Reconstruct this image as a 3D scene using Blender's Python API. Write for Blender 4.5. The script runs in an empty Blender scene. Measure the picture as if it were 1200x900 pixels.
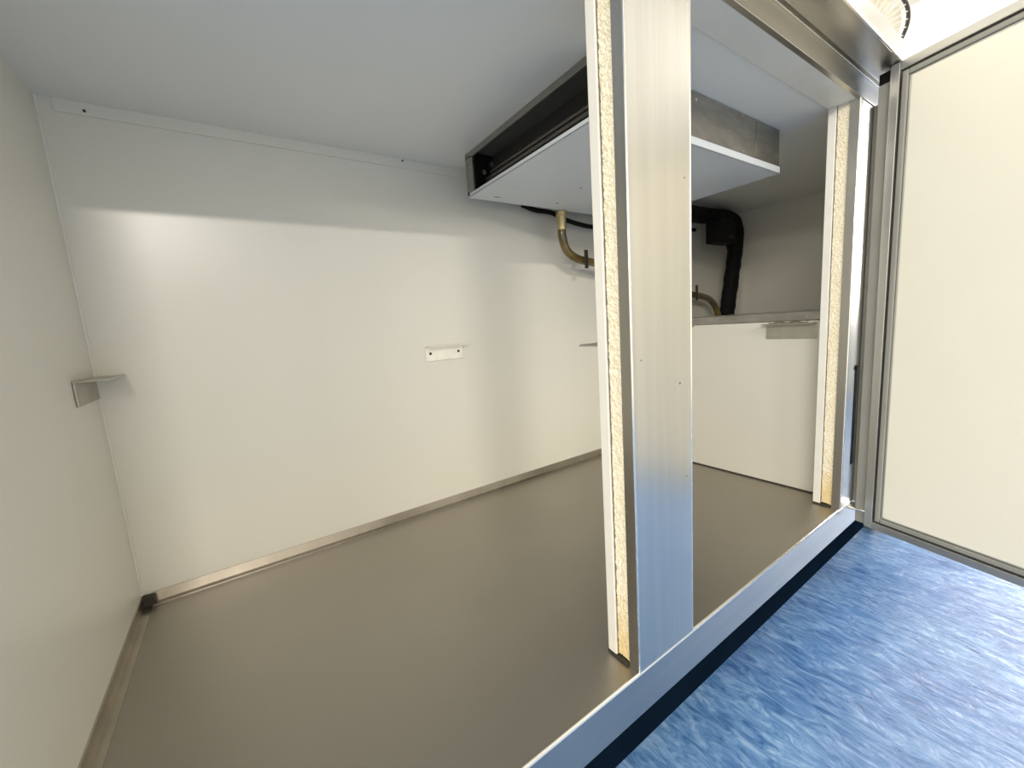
import bpy, bmesh, math, random
from mathutils import Vector, Matrix, noise

S = bpy.context.scene
C = S.collection
random.seed(4)

# ------------------------------------------------------------------ camera
cam = bpy.data.cameras.new('camera')
co = bpy.data.objects.new('camera', cam)
C.objects.link(co)
r = Vector((0.82238019, -0.564883, -0.06780864))
u = Vector((0.13598733, 0.07943385, 0.98752099))
f = Vector((0.55244752, 0.82133882, -0.14214176))
M = Matrix((( r.x, u.x, -f.x, 0.1292), (r.y, u.y, -f.y, -0.1966), (r.z, u.z, -f.z, 0.2944), (0, 0, 0, 1)))
co.matrix_world = M
cam.sensor_fit = 'HORIZONTAL'
cam.sensor_width = 36
cam.lens = 473.05 / 1200 * 36
cam.clip_start = 0.01
S.camera = co

# ------------------------------------------------------------------ world, lights, exposure
S.view_settings.view_transform = 'Standard'
S.view_settings.look = 'None'
S.view_settings.exposure = 0.42
S.view_settings.gamma = 1
S.view_settings.use_curve_mapping = False
w = bpy.data.worlds.new('world'); S.world = w; w.use_nodes = True
w.node_tree.nodes['Background'].inputs[0].default_value = (1.0, 0.93, 0.80, 1)
w.node_tree.nodes['Background'].inputs[1].default_value = 1.12


def area(name, loc, to, sx, sy, power, col):
    l = bpy.data.lights.new(name, 'AREA'); l.shape = 'RECTANGLE'; l.size = sx; l.size_y = sy
    l.energy = power; l.color = col
    o = bpy.data.objects.new(name, l); C.objects.link(o)
    o.location = loc
    o.rotation_euler = (Vector(to) - Vector(loc)).to_track_quat('-Z', 'Y').to_euler()
    return o


area('side_lamp_tube', (-1.75, -1.30, 0.866), (0.4, 0, 0.50), 1.9, 0.06, 30, (1.0, 0.93, 0.80))
area('hatch_daylight', (-0.18, -2.0, 1.035), (-0.10, 0, 0.80), 0.34, 0.030, 10.5, (1.0, 0.94, 0.84))
area('doorway_daylight', (2.8, -0.43, 0.75), (0, -0.43, 0.75), 0.9, 0.9, 34, (1.0, 0.97, 0.93))
area('wall_fill_light', (2.2, -0.5, 1.56), (2.6, -0.3, 0.6), 0.9, 0.3, 4.5, (1.0, 0.97, 0.90))  # unseen fill added to brighten the white end wall

# ------------------------------------------------------------------ dimensions (metres)
D = 0.417; H = 0.551; W2 = 1.286; WB = 0.85; HB = 0.286
T = 0.0335; X0 = 0.3694; X1 = 0.4464; XJ = 0.8152; XR = 1.31
HT = 0.5474; HU = 0.5762; SL = 0.0385; BB = 0.072; OV = 0.0328; CT = 0.600
ZF = -0.20


# ------------------------------------------------------------------ materials
def mat(name, col, rough=0.5, metal=0.0, noise_scale=None, var=0.0, stretch=(1, 1, 1), bump=0.0,
        bump_scale=40, spec=0.5, col2=None, coat=0.0, aniso=0.0, rvar=0.0, stain=None):
    m = bpy.data.materials.new(name); m.use_nodes = True
    nt = m.node_tree; N = nt.nodes; L = nt.links
    b = N['Principled BSDF']
    b.inputs['Base Color'].default_value = (*col, 1)
    b.inputs['Roughness'].default_value = rough
    b.inputs['Metallic'].default_value = metal
    b.inputs['Specular IOR Level'].default_value = spec
    b.inputs['Coat Weight'].default_value = coat
    b.inputs['Coat Roughness'].default_value = 0.12
    b.inputs['Anisotropic'].default_value = aniso
    tc = N.new('ShaderNodeTexCoord'); mp = N.new('ShaderNodeMapping')
    mp.inputs['Scale'].default_value = stretch
    L.new(tc.outputs['Object'], mp.inputs[0])
    last = None
    if noise_scale:
        n = N.new('ShaderNodeTexNoise'); n.inputs['Scale'].default_value = noise_scale
        n.inputs['Detail'].default_value = 6; n.inputs['Roughness'].default_value = 0.6
        L.new(mp.outputs[0], n.inputs[0])
        cr = N.new('ShaderNodeValToRGB')
        c2 = col2 or tuple(max(0, c * (1 - var)) for c in col)
        cr.color_ramp.elements[0].position = 0.35; cr.color_ramp.elements[1].position = 0.65
        cr.color_ramp.elements[0].color = (*c2, 1); cr.color_ramp.elements[1].color = (*col, 1)
        L.new(n.outputs['Fac'], cr.inputs[0]); last = cr.outputs[0]
        if rvar:
            mr = N.new('ShaderNodeMapRange')
            mr.inputs['To Min'].default_value = rough - rvar; mr.inputs['To Max'].default_value = rough + rvar
            L.new(n.outputs['Fac'], mr.inputs[0]); L.new(mr.outputs[0], b.inputs['Roughness'])
    if stain:                                   # sparse specks and scuffs: (colour, scale, threshold)
        n3 = N.new('ShaderNodeTexNoise'); n3.inputs['Scale'].default_value = stain[1]
        n3.inputs['Detail'].default_value = 3
        L.new(tc.outputs['Object'], n3.inputs[0])
        c3 = N.new('ShaderNodeValToRGB'); c3.color_ramp.elements[0].position = stain[2]
        c3.color_ramp.elements[1].position = stain[2] + 0.04
        L.new(n3.outputs['Fac'], c3.inputs[0])
        mx = N.new('ShaderNodeMix'); mx.data_type = 'RGBA'
        L.new(c3.outputs[0], mx.inputs['Factor'])
        if last: L.new(last, mx.inputs['A'])
        else: mx.inputs['A'].default_value = (*col, 1)
        mx.inputs['B'].default_value = (*stain[0], 1)
        last = mx.outputs['Result']
    if last: L.new(last, b.inputs['Base Color'])
    if bump:
        n2 = N.new('ShaderNodeTexNoise'); n2.inputs['Scale'].default_value = bump_scale
        n2.inputs['Detail'].default_value = 5
        L.new(mp.outputs[0], n2.inputs[0])
        bp = N.new('ShaderNodeBump'); bp.inputs['Strength'].default_value = bump
        bp.inputs['Distance'].default_value = 0.002
        L.new(n2.outputs['Fac'], bp.inputs['Height']); L.new(bp.outputs[0], b.inputs['Normal'])
    return m


M_wall = mat('painted_white_steel', (0.76, 0.745, 0.675), 0.29, 0, 3.0, 0.03, bump=0.03, bump_scale=9, spec=0.5)
M_ceil = mat('painted_white_ceiling', (0.85, 0.855, 0.83), 0.45, 0, 3.0, 0.03, bump=0.03, bump_scale=9)
M_tray = mat('satin_steel_floor', (0.44, 0.41, 0.36), 0.42, 1.0, 2.2, 0.10, (1, 1, 1), 0.05, 220, rvar=0.07)
M_lip = mat('folded_steel_skirting', (0.50, 0.46, 0.40), 0.25, 1.0, 8, 0.15, (3, 3, 1))
M_ss_v = mat('brushed_steel_vertical', (0.64, 0.62, 0.575), 0.30, 1.0, 60, 0.10, (1, 1, 0.03), 0.05, 400)
M_ss_h = mat('brushed_steel_horizontal', (0.56, 0.54, 0.50), 0.28, 1.0, 60, 0.10, (0.03, 1, 1), 0.05, 400)
M_dark = mat('dark_base_paint', (0.004, 0.010, 0.020), 0.9, 0, 12, 0.3, spec=0.0)
M_liner = mat('white_liner_edge', (0.78, 0.76, 0.70), 0.4, 0, 20, 0.06)
M_foam = mat('cream_insulation_foam', (0.90, 0.84, 0.68), 0.95, 0, 260, 0.2, bump=0.6, bump_scale=500, spec=0.1,
             col2=(0.80, 0.71, 0.52), stain=((0.62, 0.46, 0.18), 22, 0.68))
M_door = mat('cream_door_panel', (0.86, 0.83, 0.72), 0.38, 0, 4, 0.03, bump=0.04, bump_scale=14)
M_frame = mat('grey_aluminium_frame', (0.55, 0.55, 0.52), 0.36, 0.8, 30, 0.08, (1, 1, 0.1))
M_gasket = mat('grey_rubber_gasket', (0.30, 0.30, 0.27), 0.55, 0, 20, 0.1)
M_gask_d = mat('dark_rubber_seal', (0.04, 0.037, 0.03), 0.5)
M_pan = mat('white_drip_pan', (0.70, 0.74, 0.78), 0.35, 0, 5, 0.04, stain=((0.08, 0.08, 0.09), 38, 0.765))
M_alu = mat('dull_aluminium', (0.40, 0.385, 0.35), 0.42, 0.85, 24, 0.25, (1, 1, 3), stain=((0.62, 0.6, 0.56), 60, 0.7))
M_black = mat('black_interior', (0.008, 0.0075, 0.007), 0.6, spec=0.15)
M_coil = mat('dark_coil_fins', (0.06, 0.057, 0.052), 0.5, 0.3, 500, 0.5, (1, 0.02, 0.02))
M_rub = mat('black_pipe_insulation', (0.010, 0.010, 0.011), 0.6, 0, 90, 0.4, bump=0.3, bump_scale=160, spec=0.12)
M_hose = mat('amber_hose', (0.16, 0.11, 0.022), 0.25, 0, 30, 0.5, col2=(0.06, 0.042, 0.008), coat=0.6)
M_brass = mat('brass_fitting', (0.72, 0.60, 0.34), 0.3, 0.9, 30, 0.15)
M_clip = mat('grey_clip', (0.06, 0.055, 0.045), 0.4, 0.6, 30, 0.2)
M_brk = mat('bracket_steel', (0.90, 0.88, 0.80), 0.32, 0.55, 40, 0.12)
M_brk_d = mat('dull_bracket_steel', (0.50, 0.48, 0.42), 0.42, 0.8, 40, 0.15)
M_hole = mat('dark_hole', (0.03, 0.026, 0.02), 0.6)
# old yellow-brown staining that has crept up the foot of the foam
_nt = M_foam.node_tree; _b = _nt.nodes['Principled BSDF']; _src = _b.inputs['Base Color'].links[0].from_socket
_tc = _nt.nodes.new('ShaderNodeTexCoord'); _sp = _nt.nodes.new('ShaderNodeSeparateXYZ'); _nt.links.new(_tc.outputs['Object'], _sp.inputs[0])
_no = _nt.nodes.new('ShaderNodeTexNoise'); _no.inputs['Scale'].default_value = 60; _nt.links.new(_tc.outputs['Object'], _no.inputs[0])
_ad = _nt.nodes.new('ShaderNodeMath'); _ad.operation = 'MULTIPLY_ADD'; _ad.inputs[1].default_value = 0.10
_nt.links.new(_no.outputs['Fac'], _ad.inputs[0]); _nt.links.new(_sp.outputs['Z'], _ad.inputs[2])
_mr = _nt.nodes.new('ShaderNodeMapRange'); _mr.inputs['From Min'].default_value = 0.055; _mr.inputs['From Max'].default_value = 0.12
_mr.inputs['To Min'].default_value = 0.85; _mr.inputs['To Max'].default_value = 0.0; _nt.links.new(_ad.outputs[0], _mr.inputs[0])
_mx = _nt.nodes.new('ShaderNodeMix'); _mx.data_type = 'RGBA'; _nt.links.new(_mr.outputs[0], _mx.inputs['Factor'])
_nt.links.new(_src, _mx.inputs['A']); _mx.inputs['B'].default_value = (0.72, 0.54, 0.24, 1); _nt.links.new(_mx.outputs['Result'], _b.inputs['Base Color'])
M_joint = mat('brown_joint', (0.14, 0.11, 0.07), 0.8)
M_silver = mat('bright_screw', (0.85, 0.84, 0.8), 0.2, 1.0)
M_caulk = mat('grey_sealant', (0.22, 0.21, 0.18), 0.6, 0, 90, 0.4)
M_box = mat('white_housing_panel', (0.66, 0.645, 0.585), 0.33, 0, 3, 0.03, coat=0.2)
M_room_w = mat('white_room_wall', (0.86, 0.86, 0.83), 0.5, 0, 3, 0.02)
M_room_c = mat('cream_room_ceiling', (0.86, 0.80, 0.68), 0.6, 0, 3, 0.02)
M_plast = mat('cream_fan_plastic', (0.80, 0.75, 0.64), 0.35, 0, 30, 0.06)
M_rim = mat('dark_fan_rim', (0.05, 0.045, 0.035), 0.35, 0, 30, 0.2)


def floor_mat():
    m = bpy.data.materials.new('blue_marbled_vinyl'); m.use_nodes = True
    nt = m.node_tree; N = nt.nodes; L = nt.links; b = N['Principled BSDF']
    tc = N.new('ShaderNodeTexCoord')
    mp = N.new('ShaderNodeMapping'); mp.inputs['Rotation'].default_value = (0, 0, math.radians(14))
    mp.inputs['Scale'].default_value = (3.2, 1.0, 1)
    L.new(tc.outputs['Object'], mp.inputs[0])
    n = N.new('ShaderNodeTexNoise'); n.inputs['Scale'].default_value = 26; n.inputs['Detail'].default_value = 9
    n.inputs['Roughness'].default_value = 0.68; n.inputs['Distortion'].default_value = 1.2
    L.new(mp.outputs[0], n.inputs[0])
    cr = N.new('ShaderNodeValToRGB'); e = cr.color_ramp.elements
    e[0].position = 0.33; e[0].color = (0.035, 0.12, 0.33, 1)
    e[1].position = 0.70; e[1].color = (0.30, 0.47, 0.74, 1)
    k = e.new(0.5); k.color = (0.12, 0.26, 0.54, 1)
    L.new(n.outputs['Fac'], cr.inputs[0])
    n2 = N.new('ShaderNodeTexNoise'); n2.inputs['Scale'].default_value = 7.0; n2.inputs['Detail'].default_value = 4
    L.new(tc.outputs['Object'], n2.inputs[0])
    mx = N.new('ShaderNodeMix'); mx.data_type = 'RGBA'; mx.blend_type = 'MULTIPLY'
    mx.inputs['Factor'].default_value = 0.7
    c2 = N.new('ShaderNodeValToRGB'); c2.color_ramp.elements[0].position = 0.35; c2.color_ramp.elements[1].position = 0.65
    c2.color_ramp.elements[0].color = (0.50, 0.60, 0.78, 1); c2.color_ramp.elements[1].color = (1.25, 1.2, 1.1, 1)
    L.new(n2.outputs['Fac'], c2.inputs[0])
    L.new(cr.outputs[0], mx.inputs['A']); L.new(c2.outputs[0], mx.inputs['B'])
    L.new(mx.outputs['Result'], b.inputs['Base Color'])
    b.inputs['Roughness'].default_value = 0.14
    bp = N.new('ShaderNodeBump'); bp.inputs['Strength'].default_value = 0.5; bp.inputs['Distance'].default_value = 0.004
    L.new(n.outputs['Fac'], bp.inputs['Height']); L.new(bp.outputs[0], b.inputs['Normal'])
    return m


M_floor = floor_mat()


# ------------------------------------------------------------------ mesh helpers
def new(): return bmesh.new()


def bx(bm, a, b, bev=0.0, seg=2):
    lo = Vector([min(p, q) for p, q in zip(a, b)]); hi = Vector([max(p, q) for p, q in zip(a, b)])
    t = bmesh.new()
    bmesh.ops.create_cube(t, size=1)
    for v in t.verts:
        v.co = Vector([lo[i] + (v.co[i] + 0.5) * (hi[i] - lo[i]) for i in range(3)])
    if bev:
        bmesh.ops.bevel(t, geom=list(t.edges), offset=bev, segments=seg, affect='EDGES', profile=0.5)
    me = bpy.data.meshes.new('t'); t.to_mesh(me); t.free(); bm.from_mesh(me); bpy.data.meshes.remove(me)
    return bm


def prism(bm, pts, axis, a, b, bev=0.0):
    """polygon pts (2D) in the plane normal to axis, extruded from a to b"""
    def P(p, c):
        q = list(p); q.insert(axis, c); return Vector(q)
    t = bmesh.new()
    lo = [t.verts.new(P(p, a)) for p in pts]; hi = [t.verts.new(P(p, b)) for p in pts]
    t.faces.new(lo); t.faces.new(hi[::-1])
    for i in range(len(pts)):
        j = (i + 1) % len(pts); t.faces.new((lo[i], hi[i], hi[j], lo[j]))
    bmesh.ops.recalc_face_normals(t, faces=list(t.faces))
    if bev: bmesh.ops.bevel(t, geom=list(t.edges), offset=bev, segments=2, affect='EDGES', profile=0.5)
    me = bpy.data.meshes.new('t'); t.to_mesh(me); t.free(); bm.from_mesh(me); bpy.data.meshes.remove(me)
    return bm


def smooth_path(pts, n=12):
    P = [Vector(p) for p in pts]; P = [2 * P[0] - P[1]] + P + [2 * P[-1] - P[-2]]
    out = []
    for i in range(1, len(P) - 2):
        for k in range(n):
            t = k / n
            out.append(0.5 * ((2 * P[i]) + (-P[i-1] + P[i+1]) * t + (2*P[i-1] - 5*P[i] + 4*P[i+1] - P[i+2]) * t*t
                              + (-P[i-1] + 3*P[i] - 3*P[i+1] + P[i+2]) * t**3))
    out.append(P[-2]); return out


def tube(bm, path, rad, seg=20, wob=0.0, closed=False):
    path = [Vector(p) for p in path]; n = len(path)
    rads = rad if isinstance(rad, (list, tuple)) else [rad] * n
    nrm = None; rings = []
    for i, p in enumerate(path):
        if closed: t = (path[(i+1) % n] - path[i-1]).normalized()
        else: t = (path[min(i+1, n-1)] - path[max(i-1, 0)]).normalized()
        if nrm is None:
            nrm = t.orthogonal().normalized()
        nrm = (nrm - t * nrm.dot(t)).normalized(); bn = t.cross(nrm)
        ring = []
        for k in range(seg):
            a = 2 * math.pi * k / seg
            rr = rads[i]
            if wob: rr *= 1 + wob * noise.noise(p * 60 + Vector((math.cos(a), math.sin(a), 0)))
            ring.append(bm.verts.new(p + (nrm * math.cos(a) + bn * math.sin(a)) * rr))
        rings.append(ring)
    for i in range(n if closed else n - 1):
        A = rings[i]; B = rings[(i+1) % n]
        for k in range(seg):
            j = (k + 1) % seg; bm.faces.new((A[k], A[j], B[j], B[k]))
    if not closed:
        bm.faces.new(rings[0][::-1]); bm.faces.new(rings[-1])
    return bm


def cyl(bm, c, axis, rad, h, seg=24):
    c = Vector(c); a = Vector(axis).normalized()
    return tube(bm, [c - a*h/2, c + a*h/2], rad, seg)


def obj(name, bm, m, parent=None, smooth=False):
    me = bpy.data.meshes.new(name)
    bmesh.ops.recalc_face_normals(bm, faces=list(bm.faces))
    bm.to_mesh(me); bm.free(); me.materials.append(m)
    if smooth:
        for p in me.polygons: p.use_smooth = True
        me.set_sharp_from_angle(angle=math.radians(35))
    o = bpy.data.objects.new(name, me); C.objects.link(o)
    if parent:
        o.parent = parent; o.matrix_parent_inverse = parent.matrix_world.inverted()
    return o


def tag(o, label=None, cat=None, group=None, kind=None):
    if label: o['label'] = label
    if cat: o['category'] = cat
    if group: o['group'] = group
    if kind: o['kind'] = kind
    return o


def thing(name, label, cat, loc=(0, 0, 0), group=None):
    o = bpy.data.objects.new(name, None); C.objects.link(o); o.location = loc
    o.matrix_world = Matrix.Translation(loc)
    o.empty_display_size = 0.03
    return tag(o, label, cat, group)


# ------------------------------------------------------------------ the room
tag(obj('floor', bx(new(), (-1.6, -2.3, ZF - 0.03), (2.93, 0.62, ZF)), M_floor),
    'blue marbled vinyl floor below the steel cabinet', 'floor', kind='structure')
tag(obj('ceiling', bx(new(), (-1.6, -2.3, 1.625), (2.93, 0.62, 1.66)), M_room_c),
    'cream room ceiling above the worktop at top right', 'ceiling', kind='structure')
tag(obj('wall_right', bx(new(), (2.90, -2.3, ZF), (2.95, 0.62, 1.625)), M_room_w),
    'bright white room wall beyond the open door', 'wall', kind='structure')
tag(obj('wall_far', bx(new(), (-1.6, 0.60, ZF), (2.90, 0.64, 1.625)), M_room_w),
    'white room wall behind the steel cabinet', 'wall', kind='structure')

# ------------------------------------------------------------------ cabinet interior shell
tag(obj('wall_left', bx(new(), (-0.03, T, -0.02), (0, D, H)), M_wall),
    'white painted inner side wall at the left edge', 'wall', kind='structure')
tag(obj('wall_back', bx(new(), (-0.03, D, -0.02), (W2 + 0.03, D + 0.03, H)), M_wall),
    'white glossy inner back wall with the pale patch of light', 'wall', kind='structure')
tag(obj('wall_inner_right', bx(new(), (W2, T, -0.02), (W2 + 0.03, D, H)), M_wall),
    'white inner end wall above the housing, behind the black pipe', 'wall', kind='structure')
tag(obj('ceiling', bx(new(), (-0.03, T, H), (W2 + 0.03, D + 0.03, HU - 0.001)), M_ceil),
    'pale grey painted inner top of the cabinet', 'ceiling', kind='structure')
tag(obj('floor', bx(new(), (0, 0.0019, -0.02), (WB + 0.01, D, 0)), M_tray),
    'satin stainless steel floor of the cabinet', 'floor', kind='structure')

# upturned steel skirting on the back and left wall
def skirting(bm, along, a, b, wall):
    h = 0.0125; t = 0.0016
    if along == 'x':
        prism(bm, [(wall - t, h), (wall, h), (wall, 0), (wall - 0.010, 0), (wall - 0.010, 0.0008), (wall - t - 0.002, 0.0012)], 0, a, b)
    else:
        prism(bm, [(wall + t, h), (wall, h), (wall, 0), (wall + 0.010, 0), (wall + 0.010, 0.0008), (wall + t + 0.002, 0.0012)], 1, a, b)
    return bm
tag(obj('baseboard_back', skirting(new(), 'x', 0.010, WB, D), M_lip), 'folded steel skirting along the inner back wall', 'skirting', kind='structure')
tag(obj('baseboard_left', skirting(new(), 'y', 0.04, D - 0.010, 0), M_lip), 'folded steel skirting along the inner left wall', 'skirting', kind='structure')
# dark sealed hole where the two skirtings meet
bm = new(); prism(bm, [(0.0005, 0.012), (0.012, 0.011), (0.013, 0.001), (0.0005, 0.001)], 1, D - 0.011, D - 0.0005, 0.0004)
tag(obj('trim_1', bm, M_hole), 'dark gap in the floor corner where skirtings meet', 'trim', kind='structure')

# overlap strip where the ceiling liner meets the back wall
bm = new(); bx(bm, (0.012, D - 0.0016, H - 0.013), (W2, D, H), 0.0004)
tr = tag(obj('trim_2', bm, M_wall), 'white overlap strip under the inner ceiling on the back wall', 'trim', kind='structure')
for x in (0.035, 0.372):
    b2 = new(); cyl(b2, (x, D - 0.0022, H - 0.0085 if x < .1 else H - 0.003), (0, 1, 0), 0.0013, 0.0014, 12)
    obj('rivet', b2, M_hole, tr)
# thin sealant bead down the left back corner
bm = new(); tube(bm, [(0.0006, D - 0.0006, 0.012), (0.0006, D - 0.0006, 0.25), (0.0006, D - 0.0006, H)], 0.0016, 10)
tag(obj('trim_3', bm, M_liner, smooth=True), 'pale bead down the corner of left and back wall', 'trim', kind='structure')

# ------------------------------------------------------------------ compressor housing (step at the right end)
hs = thing('compressor_housing', 'low white boxed housing at the right end behind the hinge jamb', 'housing', (WB, 0.2, 0))
obj('side_panel', bx(new(), (WB, 0.036, 0.0022), (WB + 0.012, D - 0.0005, HB - 0.014), 0.0006), M_box, hs)
obj('top_panel', bx(new(), (WB + 0.0125, 0.036, HB - 0.010), (W2 - 0.0005, D - 0.0005, HB - 0.001), 0.0006), M_wall, hs)
bm = new(); bx(bm, (WB - 0.0015, 0.036, HB - 0.0135), (WB + 0.012, D - 0.0005, HB), 0.0008)
tag(obj('top_edge', bm, M_alu, hs), 'dull grey folded top edge')
bm = new(); bx(bm, (WB + 0.001, 0.036, 0.0), (WB + 0.010, D - 0.002, 0.0022))  # dark strip stands in for the shade in the floor gap
tag(obj('bottom_gap', bm, M_gask_d, hs), 'thin dark strip painted for the shaded gap along the floor')
# uneven smear of sealant just under the top edge
for a, b, t in ((0.245, 0.300, 0.0024), (0.060, 0.115, 0.0022), (0.352, 0.360, 0.002)):
    bm = new(); n = 14; pts = []
    for i in range(n + 1):
        y = a + (b - a) * i / n
        pts.append((WB - 0.0002, y, HB - 0.0150 - 0.0014 * math.sin(i * 1.1) - 0.001 * math.sin(math.pi * i / n)))
    tube(bm, pts, [t * (0.3 + 0.5 * math.sin(math.pi * i / n)) for i in range(n + 1)], 8)
    obj('sealant_smear', bm, M_caulk, hs, True)

# ------------------------------------------------------------------ front frame
fr = thing('cabinet_front_frame', 'brushed steel front frame with centre post, sill, header and hinge jamb', 'frame', (0.4, 0, 0))
ML = 0.0235; MF = 0.0105                      # depths: metal 0..MF, foam MF..ML, white liner ML..T


def foam_strip(x, z0, z1, right=False):
    """rough foam face of a post, looking to -x"""
    bm = new(); ny, nz = 14, 420
    y0, y1 = MF, ML; grid = []
    for j in range(nz + 1):
        z = z0 + (z1 - z0) * j / nz; row = []
        for i in range(ny + 1):
            y = y0 + (y1 - y0) * i / ny
            q = Vector((y * 420, z * 420, x * 10))
            dx = 0.0006 * noise.noise(q) + 0.0005 * noise.noise(q * 2.3)
            yy = y
            if i == ny: yy += 0.0009 * noise.noise(Vector((0, z * 190, 3)))
            zz = z
            if j == 0: zz += 0.004 * (i / ny) * 0.6 + 0.0012 * noise.noise(Vector((y * 500, 2, 1)))
            row.append(bm.verts.new((x + 0.0016 + dx, yy, zz)))
        grid.append(row)
    for j in range(nz):
        for i in range(ny):
            bm.faces.new((grid[j][i], grid[j][i+1], grid[j+1][i+1], grid[j+1][i]))
    # close to a solid
    ext = bmesh.ops.extrude_face_region(bm, geom=list(bm.faces))
    for v in ext['geom']:
        if isinstance(v, bmesh.types.BMVert): v.co.x = x + 0.008
    return bm


def dark_crack(x, z0, z1):
    """the irregular dark line between foam and liner"""
    bm = new(); n = 150
    pts = [(x + 0.0012, ML + 0.0002 + 0.0005 * noise.noise(Vector((0, k * .6, x * 9))), z0 + (z1 - z0) * k / n) for k in range(n + 1)]
    tube(bm, pts, [0.0004 + 0.0003 * noise.noise(Vector((k * .9, 4, x))) for k in range(n + 1)], 6)
    return bm


# centre post: folded steel front, liner at the back
post = new()
prism(post, [(X0, 0), (X1, 0), (X1, MF), (X1 - 0.0015, MF), (X1 - 0.0015, 0.0015), (X0 + 0.0015, 0.0015), (X0 + 0.0015, MF), (X0, MF)],
      2, 0.0, HT, 0.0)
# fill: top view profile is a channel
po = obj('centre_post', post, M_ss_v, fr)
bm = new()
for v in ((X0 + 0.0, ), ):
    tube(bm, [(X0 + 0.0006, 0.0004, 0.001), (X0 + 0.0006, 0.0004, HT)], 0.0009, 8)
    tube(bm, [(X1 - 0.0006, 0.0004, 0.001), (X1 - 0.0006, 0.0004, HT)], 0.0009, 8)
obj('folded_edge', bm, M_silver, po, True)
bm = foam_strip(X0, 0.003, HT)
tag(obj('foam_strip', bm, M_foam, po), 'exposed cream insulation foam')
obj('foam_joint', dark_crack(X0, 0.004, HT), M_joint, po)
bm = new(); bx(bm, (X0 - 0.0006, ML + 0.0008, 0.0015), (X1, T, HT), 0.0006)
tag(obj('post_liner', bm, M_liner, po), 'white liner at the back of the post')
bm = new(); bx(bm, (X0 + 0.009, MF, 0.002), (X1 - 0.002, ML, HT))
obj('foam_core', bm, M_foam, po)
bm = new()
prism(bm, [(X0 - 0.001, MF + 0.001), (X0 + 0.004, MF + 0.001), (X0 + 0.006, T), (X0 - 0.0008, T + 0.0004)], 2, 0.0002, 0.0028)
obj('post_foot_seal', bm, M_gask_d, po)
bm = new()
for (x, z, rr) in ((0.429, 0.238, 0.0011), (0.4375, 0.40, 0.0006), (0.4380, 0.155, 0.0006), (0.380, 0.262, 0.0006)):
    bm = new(); cyl(bm, (x, -0.0001, z), (0, 1, 0), rr, 0.0005, 12)
    obj('pit_mark', bm, M_caulk, po)

# hinge jamb
jm = new()
prism(jm, [(XJ, 0), (XR, 0), (XR, 0.02), (XR - 0.0015, 0.02), (XR - 0.0015, 0.0015), (XJ + 0.0015, 0.0015), (XJ + 0.0015, MF), (XJ, MF)],
      2, 0.0, HT - 0.0002)
jb = obj('hinge_jamb', jm, M_ss_v, fr)
bm = new(); tube(bm, [(XJ + 0.0006, 0.0002, 0.001), (XJ + 0.0006, 0.0002, HT)], 0.0010, 8)
obj('folded_edge', bm, M_silver, jb, True)
tag(obj('foam_strip', foam_strip(XJ, 0.003, HT), M_foam, jb), 'exposed cream insulation foam')
obj('foam_joint', dark_crack(XJ, 0.004, HT), M_joint, jb)
bm = new(); bx(bm, (XJ - 0.0006, ML + 0.0008, 0.0015), (WB + 0.03, T, HT), 0.0006)
tag(obj('jamb_liner', bm, M_liner, jb), 'white liner at the back of the jamb')
bm = new(); prism(bm, [(XJ - 0.001, MF + 0.001), (XJ + 0.004, MF + 0.001), (XJ + 0.006, T), (XJ - 0.0008, T + 0.0004)], 2, 0.0002, 0.0028)
obj('jamb_foot_seal', bm, M_gask_d, jb)
bm = new(); bx(bm, (0.864, -0.006, 0.0), (0.905, -0.0002, HT), 0.001)  # hidden strip added to block light leaking through the hinge gap
obj('gap_light_block', bm, M_gasket, jb)
bm = new(); bx(bm, (0.847, -0.0008, 0.060), (0.856, 0.0006, 0.200), 0.0008)
cyl(bm, (0.850, -0.0012, 0.203), (0, 1, 0), 0.0035, 0.002, 16)
tag(obj('hinge_slot', bm, M_black, jb), 'narrow black slot')

# header rail above the openings, with its white soffit
hd = new()
bx(hd, (-0.03, 0, HT + 0.0002), (XR + 0.40, 0.0018, HU), 0.0003)
bx(hd, (-0.03, -0.0014, HT), (XR, 0.004, HT + 0.0014), 0.0004)
head = obj('header_rail', hd, M_ss_h, fr)
bm = new(); bx(bm, (-0.03, 0.004, HT + 0.0002), (XR, T, HT + 0.004), 0.0004)
tag(obj('soffit', bm, M_liner, head), 'white underside of the header')
bm = new(); bx(bm, (-0.03, -0.0016, HU - 0.0035), (XR, -0.0001, HU - 0.0022), 0.0003)
obj('folded_ridge', bm, M_silver, head)

# sill
sl = new()
prism(sl, [(0, 0.0), (0.0017, 0.0), (0.0017, -SL), (0.0, -SL)], 0, -0.03, XR)
sill = obj('sill', sl, M_ss_h, fr)
bm = new(); tube(bm, [(-0.03, 0.0008, 0.0001), (XR - 0.035, 0.0008, 0.0001)], 0.0015, 8)
tag(obj('folded_edge', bm, M_silver, sill, True), 'bright folded front edge')
bm = new(); bx(bm, (-0.03, 0.020, -BB - 0.030), (W2 + 0.03, 0.028, -SL + 0.012), 0.0006)
tag(obj('base_band', bm, M_dark, fr), 'dark band under the sill')

# ------------------------------------------------------------------ carcass below and feet (mostly out of view)
cs = thing('cabinet_underside', 'dark underside of the steel cabinet above the blue floor', 'underside', (0.6, 0.2, ZF))
obj('bottom_panel', bx(new(), (-0.03, 0.029, -BB - 0.030), (W2 + 0.03, D + 0.03, -0.021), 0.001), M_dark, cs)
for x in (0.02, W2 - 0.04):
    for y in (0.06, D - 0.03):
        bm = new(); cyl(bm, (x, y, (ZF - BB - 0.03) / 2), (0, 0, 1), 0.018, -BB - 0.03 - ZF, 24); cyl(bm, (x, y, ZF + 0.006), (0, 0, 1), 0.028, 0.012, 24)
        obj('leg', bm, M_ss_v, cs, True)

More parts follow.
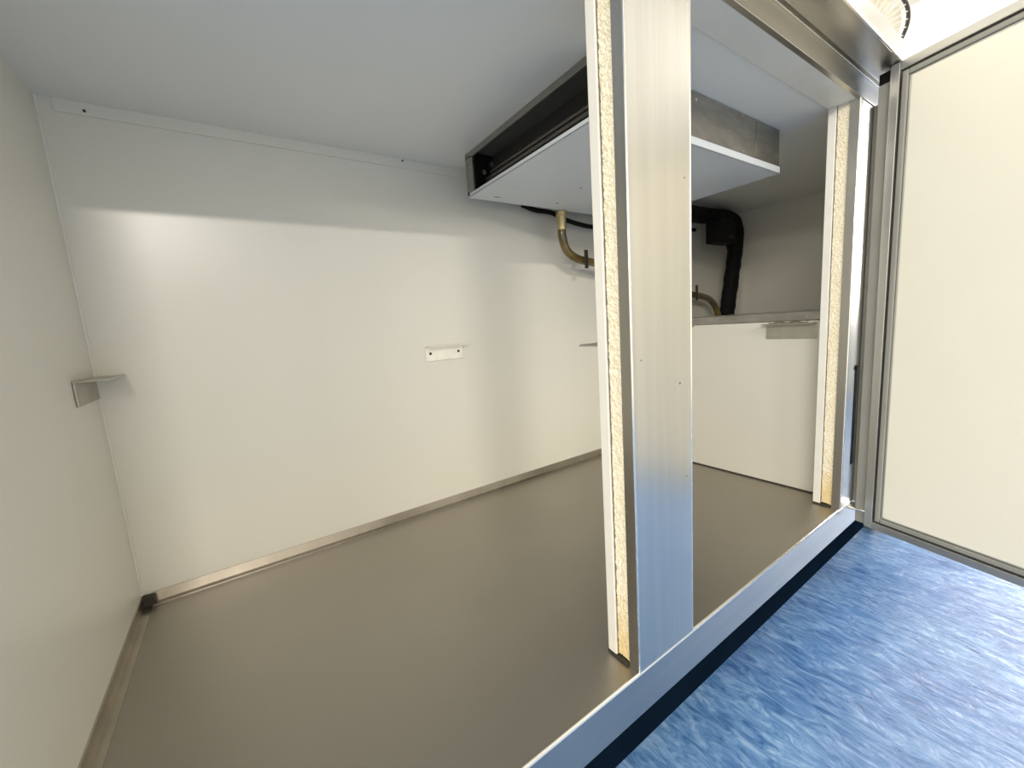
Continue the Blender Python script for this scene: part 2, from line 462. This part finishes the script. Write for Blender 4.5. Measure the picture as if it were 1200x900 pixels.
# ------------------------------------------------------------------ worktop
wt = new(); bx(wt, (-0.05, -OV, HU + 0.0004), (1.36, D + 0.05, CT), 0.0012)
wk = thing('worktop', 'brushed steel worktop edge overhanging the cabinet front at top', 'worktop', (0.6, 0.2, HU))
obj('slab', wt, M_ss_h, wk)
bm = new(); bx(bm, (-0.05, -OV - 0.0012, HU - 0.0012), (1.36, -OV + 0.001, HU + 0.0026), 0.0005)
tag(obj('folded_edge', bm, M_silver, wk), 'bright folded lower edge')

# ------------------------------------------------------------------ refrigerator door
G = Vector((0.8305, -0.0320, 0)); U = Vector((-0.2690, -0.9631, 0)); Nn = Vector((0.9631, -0.2690, 0))
ZB, ZT = -0.0115, 0.5655; LW = 0.385; SW = 0.010; TH = 0.042
dr = thing('refrigerator_door', 'open insulated door with cream inner panel and grey gasket, at right', 'door', (G.x, G.y, ZB - SW))


def dbox(bm, s0, s1, n0, n1, z0, z1, bev=0.0):
    t = bmesh.new(); bx(t, (s0, n0, z0), (s1, n1, z1), bev)
    for v in t.verts:
        s, n, z = v.co; v.co = G + U * s + Nn * n + Vector((0, 0, z))
    me = bpy.data.meshes.new('t'); t.to_mesh(me); t.free(); bm.from_mesh(me); bpy.data.meshes.remove(me)
    return bm


def dring(bm, inset0, inset1, n0, n1, bev=0.0):
    """rectangular ring between two insets from the groove line"""
    a0, a1 = inset0, LW - inset0; b0, b1 = ZB + inset0, ZT - inset0
    c0, c1 = inset1, LW - inset1; d0, d1 = ZB + inset1, ZT - inset1
    dbox(bm, a0, c0, n0, n1, b0, b1, bev); dbox(bm, c1, a1, n0, n1, b0, b1, bev)
    dbox(bm, c0, c1, n0, n1, b0, d0, bev); dbox(bm, c0, c1, n0, n1, d1, b1, bev)
    return bm


obj('door_skin', dbox(new(), -SW, LW + SW, 0.004, TH, ZB - SW, ZT + SW, 0.001), M_ss_v, dr)
tag(obj('edge_frame', dring(new(), -SW, 0.0, 0.0, 0.0045, 0.0008), M_frame, dr), 'grey metal edge frame')
gk = new(); dring(gk, 0.0, 0.0035, 0.0030, 0.005, 0.0004)
tag(obj('seal_groove', gk, M_gask_d, dr), 'dark groove around the gasket')
gk = new(); dring(gk, 0.0035, 0.0095, -0.0020, 0.005, 0.0012)
obj('gasket', gk, M_gasket, dr)
gk = new(); dring(gk, 0.0100, 0.0115, -0.0002, 0.005, 0.0003)
obj('inner_bead', gk, M_frame, dr)
obj('inner_panel', dbox(new(), 0.0115, LW - 0.0115, -0.001, 0.005, ZB + 0.0115, ZT - 0.0115, 0.0015), M_door, dr)

tag(obj('hinge_edge', dbox(new(), -SW - 0.0150, -SW - 0.0002, 0.006, TH - 0.006, ZB - SW, ZT - 0.004, 0.001), M_gasket, dr), 'dark edge profile on the hinge side')

tag(obj('notch_dark', dbox(new(), -SW - 0.0150, -SW - 0.0002, 0.006, TH - 0.006, ZT - 0.0038, ZT + SW - 0.001, 0.001), M_black, dr), 'black block painted for the dark notch above the edge profile')  # black fill stands in for the dark of the open notch

# lower hinge plate at the end of the sill
hg = new()
bx(hg, (0.838, -0.026, -0.0045), (0.868, -0.0002, -0.0005), 0.0015)
cyl(hg, (0.852, -0.020, -0.001), (0, 0, 1), 0.0060, 0.006, 24)
h_ = obj('door_hinge', hg, M_silver, smooth=True)
tag(h_, 'small bright hinge plate where sill meets the open door', 'hinge')

# ------------------------------------------------------------------ evaporator under the ceiling
EX0, EX1, EY0, EY1, EZ = 0.4507, 0.8286, 0.0952, 0.3658, 0.4902
ev = thing('evaporator_unit', 'flat ceiling mounted cooling unit with white drip pan underneath', 'cooling unit', ((EX0+EX1)/2, (EY0+EY1)/2, H - 0.001))
pn = new()
bx(pn, (EX0, EY0, EZ), (EX1, EY1, EZ + 0.0012), 0.0004)
bx(pn, (EX0, EY0, EZ), (EX1, EY0 + 0.0012, EZ + 0.0095), 0.0004)
bx(pn, (EX0, EY1 - 0.0012, EZ), (EX1, EY1, EZ + 0.0095), 0.0004)
bx(pn, (EX0, EY0, EZ), (EX0 + 0.0012, EY1, EZ + 0.0050), 0.0004)
bx(pn, (EX1 - 0.0012, EY0, EZ), (EX1, EY1, EZ + 0.0095), 0.0004)
pan = obj('drip_pan', pn, M_pan, ev)
pm = new()                                       # dents and scratches seen from below
for (x, y, sx, sy) in ((0.60, 0.225, 0.0035, 0.0018), (0.585, 0.262, 0.001, 0.001), (0.665, 0.285, 0.0022, 0.001), (0.49, 0.345, 0.004, 0.0006),
                       (0.602, 0.335, 0.0014, 0.001), (0.69, 0.262, 0.0012, 0.0012), (0.612, 0.218, 0.001, 0.001)):
    pm = new(); bx(pm, (x - sx * 1.4, y - sy * 1.6, EZ - 0.0002), (x + sx * 1.4, y + sy * 1.6, EZ + 0.0004), 0.0001)
    obj('scuff', pm, M_hole, pan)
bm = new(); bx(bm, (EX0 - 0.0006, EY1 - 0.006, EZ + 0.002), (EX0 + 0.001, EY1 - 0.001, EZ + 0.0075), 0.0005)
obj('pan_corner_screw', bm, M_hole, pan)
fp = new()
bx(fp, (EX0 + 0.001, EY0 + 0.0014, EZ + 0.0098), (EX1 - 0.001, EY0 + 0.003, H - 0.0006), 0.0004)
bx(fp, (EX1 - 0.003, EY0 + 0.002, EZ + 0.0098), (EX1 - 0.0014, EY1 - 0.002, H - 0.0006), 0.0004)
bx(fp, (EX0 + 0.001, EY1 - 0.003, EZ + 0.0098), (EX1 - 0.001, EY1 - 0.0014, H - 0.0006), 0.0004)
hsg = obj('housing', fp, M_alu, ev)
bm = new(); cyl(bm, (0.612, EY0 + 0.0010, H - 0.010), (0, 1, 0), 0.0016, 0.0015, 14)
obj('screw', bm, M_silver, hsg)
bm = new(); bx(bm, (0.757, EY0 + 0.0008, EZ + 0.012), (0.7580, EY0 + 0.0016, H - 0.003), 0.0002)
obj('housing_seam', bm, M_caulk, hsg)
# open fan side facing the left wall
sf = new()
bx(sf, (EX0 - 0.0004, EY0 + 0.001, H - 0.0085), (EX0 + 0.003, EY1 - 0.0005, H - 0.0006), 0.0004)
bx(sf, (EX0 - 0.0004, EY1 - 0.020, EZ + 0.005), (EX0 + 0.003, EY1 - 0.0005, H - 0.006), 0.0004)
bx(sf, (EX0 - 0.0004, EY0 + 0.001, EZ + 0.005), (EX0 + 0.003, EY0 + 0.014, H - 0.006), 0.0004)
tag(obj('side_frame', sf, M_alu, ev), 'dull grey frame around the open side')
obj('inner_hood', bx(new(), (EX0 + 0.034, EY0 + 0.004, 0.516), (EX0 + 0.038, EY1 - 0.023, H - 0.002), 0.0004), mat('dark_inner_steel', (0.045, 0.042, 0.036), 0.5, 0.3), ev)  # plain dark tone on the hood plate
bm = new(); bx(bm, (EX0 + 0.003, EY0 + 0.004, H - 0.0045), (EX0 + 0.088, EY1 - 0.023, H - 0.002), 0.0004)
obj('inner_top', bm, mat('grey_inner_top', (0.11, 0.105, 0.09), 0.6), ev)
bm = new(); bx(bm, (EX0 + 0.09, EY0 + 0.004, EZ + 0.002), (EX1 - 0.006, EY1 - 0.004, H - 0.002))
tag(obj('coil', bm, M_coil, ev), 'dark finned coil inside')
bm = new(); bx(bm, (EX0 + 0.004, EY1 - 0.022, EZ + 0.002), (EX0 + 0.088, EY1 - 0.004, H - 0.002), 0.0005)
bx(bm, (EX0 + 0.003, EY0 + 0.003, EZ + 0.0013), (EX0 + 0.088, EY1 - 0.022, EZ + 0.0022), 0.0003)
obj('inner_plate', bm, M_black, ev)
bm = new()
for (dx, z) in ((0.018, 0.522), (0.032, 0.535), (0.045, 0.515)):
    cyl(bm, (EX0 + dx, EY1 - 0.0225, z), (0, 1, 0), 0.0035, 0.002, 16)
obj('bolt', bm, M_alu, ev, True)
bm = new()
for dx, z in ((0.022, 0.512), (0.030, 0.524), (0.050, 0.508)):
    tube(bm, [(EX0 + dx, EY0 + 0.006, z), (EX0 + dx, EY1 - 0.024, z)], 0.0035, 12)
tag(obj('coil_tube', bm, mat('dark_tube', (0.16, 0.15, 0.13), 0.4, 0.7), ev, True), 'dark tubes across the open side')  # even dark grey tone on the tubes

# ------------------------------------------------------------------ drain hose
HY = 0.3685
dh = thing('drain_hose', 'amber brown drain hose curving down from the pan towards the housing', 'hose', (0.639, HY, 0.483))
path = smooth_path([(0.639, HY, 0.462), (0.6400, HY, 0.445), (0.648, HY, 0.424), (0.668, HY, 0.411), (0.692, HY, 0.406),
                    (0.760, HY, 0.398), (0.88, HY, 0.378), (0.98, HY, 0.352), (1.044, HY, 0.339), (1.085, HY, 0.334), (1.120, HY, 0.325),
                    (1.145, HY, 0.308), (1.158, HY, HB + 0.0005)], 10)
obj('tubing', tube(new(), path, 0.0075, 20), M_hose, dh, True)
bm = new(); tube(bm, [(0.639, HY, 0.489), (0.639, HY, 0.482), (0.639, HY, 0.481), (0.639, HY, 0.462), (0.639, HY, 0.458)], [0.0095, 0.0095, 0.0083, 0.0083, 0.0078], 24)
tag(obj('fitting', bm, M_brass, dh, True), 'pale brass fitting')
for x, z0, z1 in ((0.688, 0.391, 0.424), (1.047, 0.325, 0.360)):
    bm = new(); bx(bm, (x - 0.0042, HY - 0.0105, z0), (x + 0.0042, HY - 0.0082, z1), 0.0008)
    tag(obj('pipe_clip', bm, M_clip, dh), 'dark strap clip')

# ------------------------------------------------------------------ black insulated pipe with its control block
bp_ = thing('insulated_pipe', 'thick black insulated pipe bending down into the housing at back right', 'pipe', (1.2, 0.37, HB))
path = smooth_path([(0.828, 0.350, 0.522), (0.93, 0.358, 0.521), (1.04, 0.368, 0.522), (1.14, 0.370, 0.526), (1.200, 0.370, 0.528),
                    (1.238, 0.370, 0.514), (1.246, 0.370, 0.475), (1.236, 0.370, 0.42), (1.218, 0.370, 0.35), (1.203, 0.370, HB + 0.0005)], 10)
n = len(path)
obj('insulation', tube(new(), path, [0.018 + 0.0 * i for i in range(n)], 24, 0.10), M_rub, bp_, True)
bm = new(); bx(bm, (1.105, 0.335, 0.458), (1.178, 0.372, 0.512), 0.004)
ck = obj('connector_block', bm, M_black, bp_)
bm = new()
random.seed(2)
for i in range(4):
    x = 1.142 + 0.008 * i; bx(bm, (x, 0.3342, 0.468 + 0.002 * (i % 2)), (x + 0.004, 0.3352, 0.472 + 0.004 * (i % 3)), 0.0003)
tag(obj('block_marking', bm, M_clip, ck), 'worn pale marking')
bm = new(); tube(bm, smooth_path([(1.175, 0.365, 0.470), (1.200, 0.366, 0.460), (1.222, 0.372, 0.43), (1.228, 0.376, 0.40)], 8), 0.005, 12)
obj('wire_tail', bm, M_rub, bp_, True)

cb = thing('power_cable', 'thin black cable sagging beneath the white drip pan', 'cable', (0.66, 0.372, 0.48))
bm = new(); tube(bm, smooth_path([(0.572, 0.392, 0.500), (0.60, 0.393, 0.4945), (0.64, 0.3940, 0.4935), (0.68, 0.394, 0.483), (0.74, 0.394, 0.477),
                                  (0.82, 0.394, 0.480), (0.95, 0.394, 0.492), (1.05, 0.390, 0.494), (1.085, 0.386, 0.494)], 8), 0.0042, 12)
obj('sheath', bm, M_rub, cb, True)


# ------------------------------------------------------------------ shelf brackets
def bracket_mesh(w, m, label, holes, loc, rz, fl, hc=None):
    """local: plate in XZ plane, wall behind at +y, flange at the top towards -y"""
    e = bpy.data.objects.new('shelf_bracket', None); C.objects.link(e)
    e.empty_display_size = 0.02
    e.matrix_world = Matrix.Translation(loc) @ Matrix.Rotation(rz, 4, 'Z')
    tag(e, label, 'bracket', 'steel angle brackets for the missing shelf')

    def local(name, bm, mm, lab=None):
        me = bpy.data.meshes.new(name); bmesh.ops.recalc_face_normals(bm, faces=list(bm.faces)); bm.to_mesh(me); bm.free(); me.materials.append(mm)
        o = bpy.data.objects.new(name, me); C.objects.link(o); o.parent = e
        if lab: o['label'] = lab
        return o
    bm = new(); bx(bm, (-w/2, -0.0019, -0.024), (w/2, -0.0003, 0), 0.0005)
    local('plate', bm, m)
    bm = new(); bx(bm, (-w/2, -fl, -0.0014), (w/2, -0.0003, 0.0002), 0.0004)
    local('flange', bm, m)
    for x in holes:
        bm = new(); cyl(bm, (x, -0.0020, -0.0115), (0, 1, 0), 0.0022, 0.0008, 16)
        local('screw', bm, hc or M_hole)
    return e


bracket_mesh(0.066, M_brk, 'bright steel angle bracket with two screws, alone on the back wall', (-0.025, 0.025), (0.412, D, 0.2705), 0, 0.022)
bracket_mesh(0.072, M_brk_d, 'dull grey angle bracket on the left wall near the corner', (), (0, 0.377, 0.2705), math.radians(90), 0.026)
bracket_mesh(0.066, M_brk_d, 'bracket edge sticking out from behind the centre post', (), (0.405, T, 0.2745), math.radians(180), 0.024)
bracket_mesh(0.070, M_brk_d, 'dull grey angle bracket on the housing beside the hinge jamb', (), (WB, 0.083, 0.2690), math.radians(-90), 0.020)

# ------------------------------------------------------------------ small fan on the worktop
FC = Vector((1.336, 0.150, 0.861)); toC = (Vector((0.129, -0.197, 0.294)) - FC).normalized()
# the fan faces level towards the aisle
fa = thing('desk_fan', 'round fan with dark rim and cream grille standing on the worktop', 'fan', (1.26, 0.150, CT))
FC = Vector((1.336, 0.150, 0.861))
ax = (toC + Vector((0, 0, -0.1))).normalized()
e1 = ax.cross(Vector((0, 0, 1))).normalized(); e2 = e1.cross(ax)
R_ = 0.070
ring = lambda rr, off: [FC + ax*off + (e1*math.cos(2*math.pi*k/48) + e2*math.sin(2*math.pi*k/48))*rr for k in range(48)]
bm = new(); tube(bm, ring(R_, 0), 0.0028, 12, closed=True); tube(bm, ring(R_ * 0.99, -0.012), 0.003, 10, closed=True)
tag(obj('rim', bm, M_rim, fa, True), 'dark round rim')
bm = new()
for k in range(32):
    a = 2*math.pi*k/32; d = e1*math.cos(a) + e2*math.sin(a)
    tube(bm, [FC + ax*0.012 + d*0.012, FC + ax*0.012 + d*0.045, FC + ax*0.001 + d*R_], 0.0012, 6)
cyl(bm, FC + ax*0.012, ax, 0.015, 0.004, 24)
obj('grille', bm, M_plast, fa, True)
bm = new()
for k in range(5):
    a0 = 2*math.pi*k/5; rows = []
    for j in range(5):
        rr = 0.010 + 0.050*j/4; row = []
        for i in range(5):
            a = a0 + (i/4)*1.0 + 0.15*j/4
            row.append(FC + ax*(-0.010 + 0.010*(i/4 - 0.5)) + (e1*math.cos(a) + e2*math.sin(a))*rr)
        rows.append(row)
    for j in range(4):
        for i in range(4):
            q = [rows[j][i], rows[j][i+1], rows[j+1][i+1], rows[j+1][i]]
            A = [bm.verts.new(p) for p in q]; B = [bm.verts.new(p - ax*0.0015) for p in q]
            bm.faces.new(A); bm.faces.new(B[::-1])
            for s in range(4): bm.faces.new((A[s], B[s], B[(s+1) % 4], A[(s+1) % 4]))
obj('blades', bm, M_plast, fa)
bm = new(); cyl(bm, FC - ax*0.034, ax, 0.026, 0.034, 24); obj('motor', bm, M_plast, fa, True)
bs = FC - ax*0.045
bm = new(); tube(bm, [(bs.x, bs.y, bs.z), (bs.x, bs.y, CT + 0.01)], 0.008, 16); obj('stem', bm, M_plast, fa, True)
bm = new(); tube(bm, [(bs.x, bs.y, CT + 0.0003), (bs.x, bs.y, CT + 0.006), (bs.x, bs.y, CT + 0.014)], [0.05, 0.05, 0.02], 32)
obj('base', bm, M_plast, fa, True)
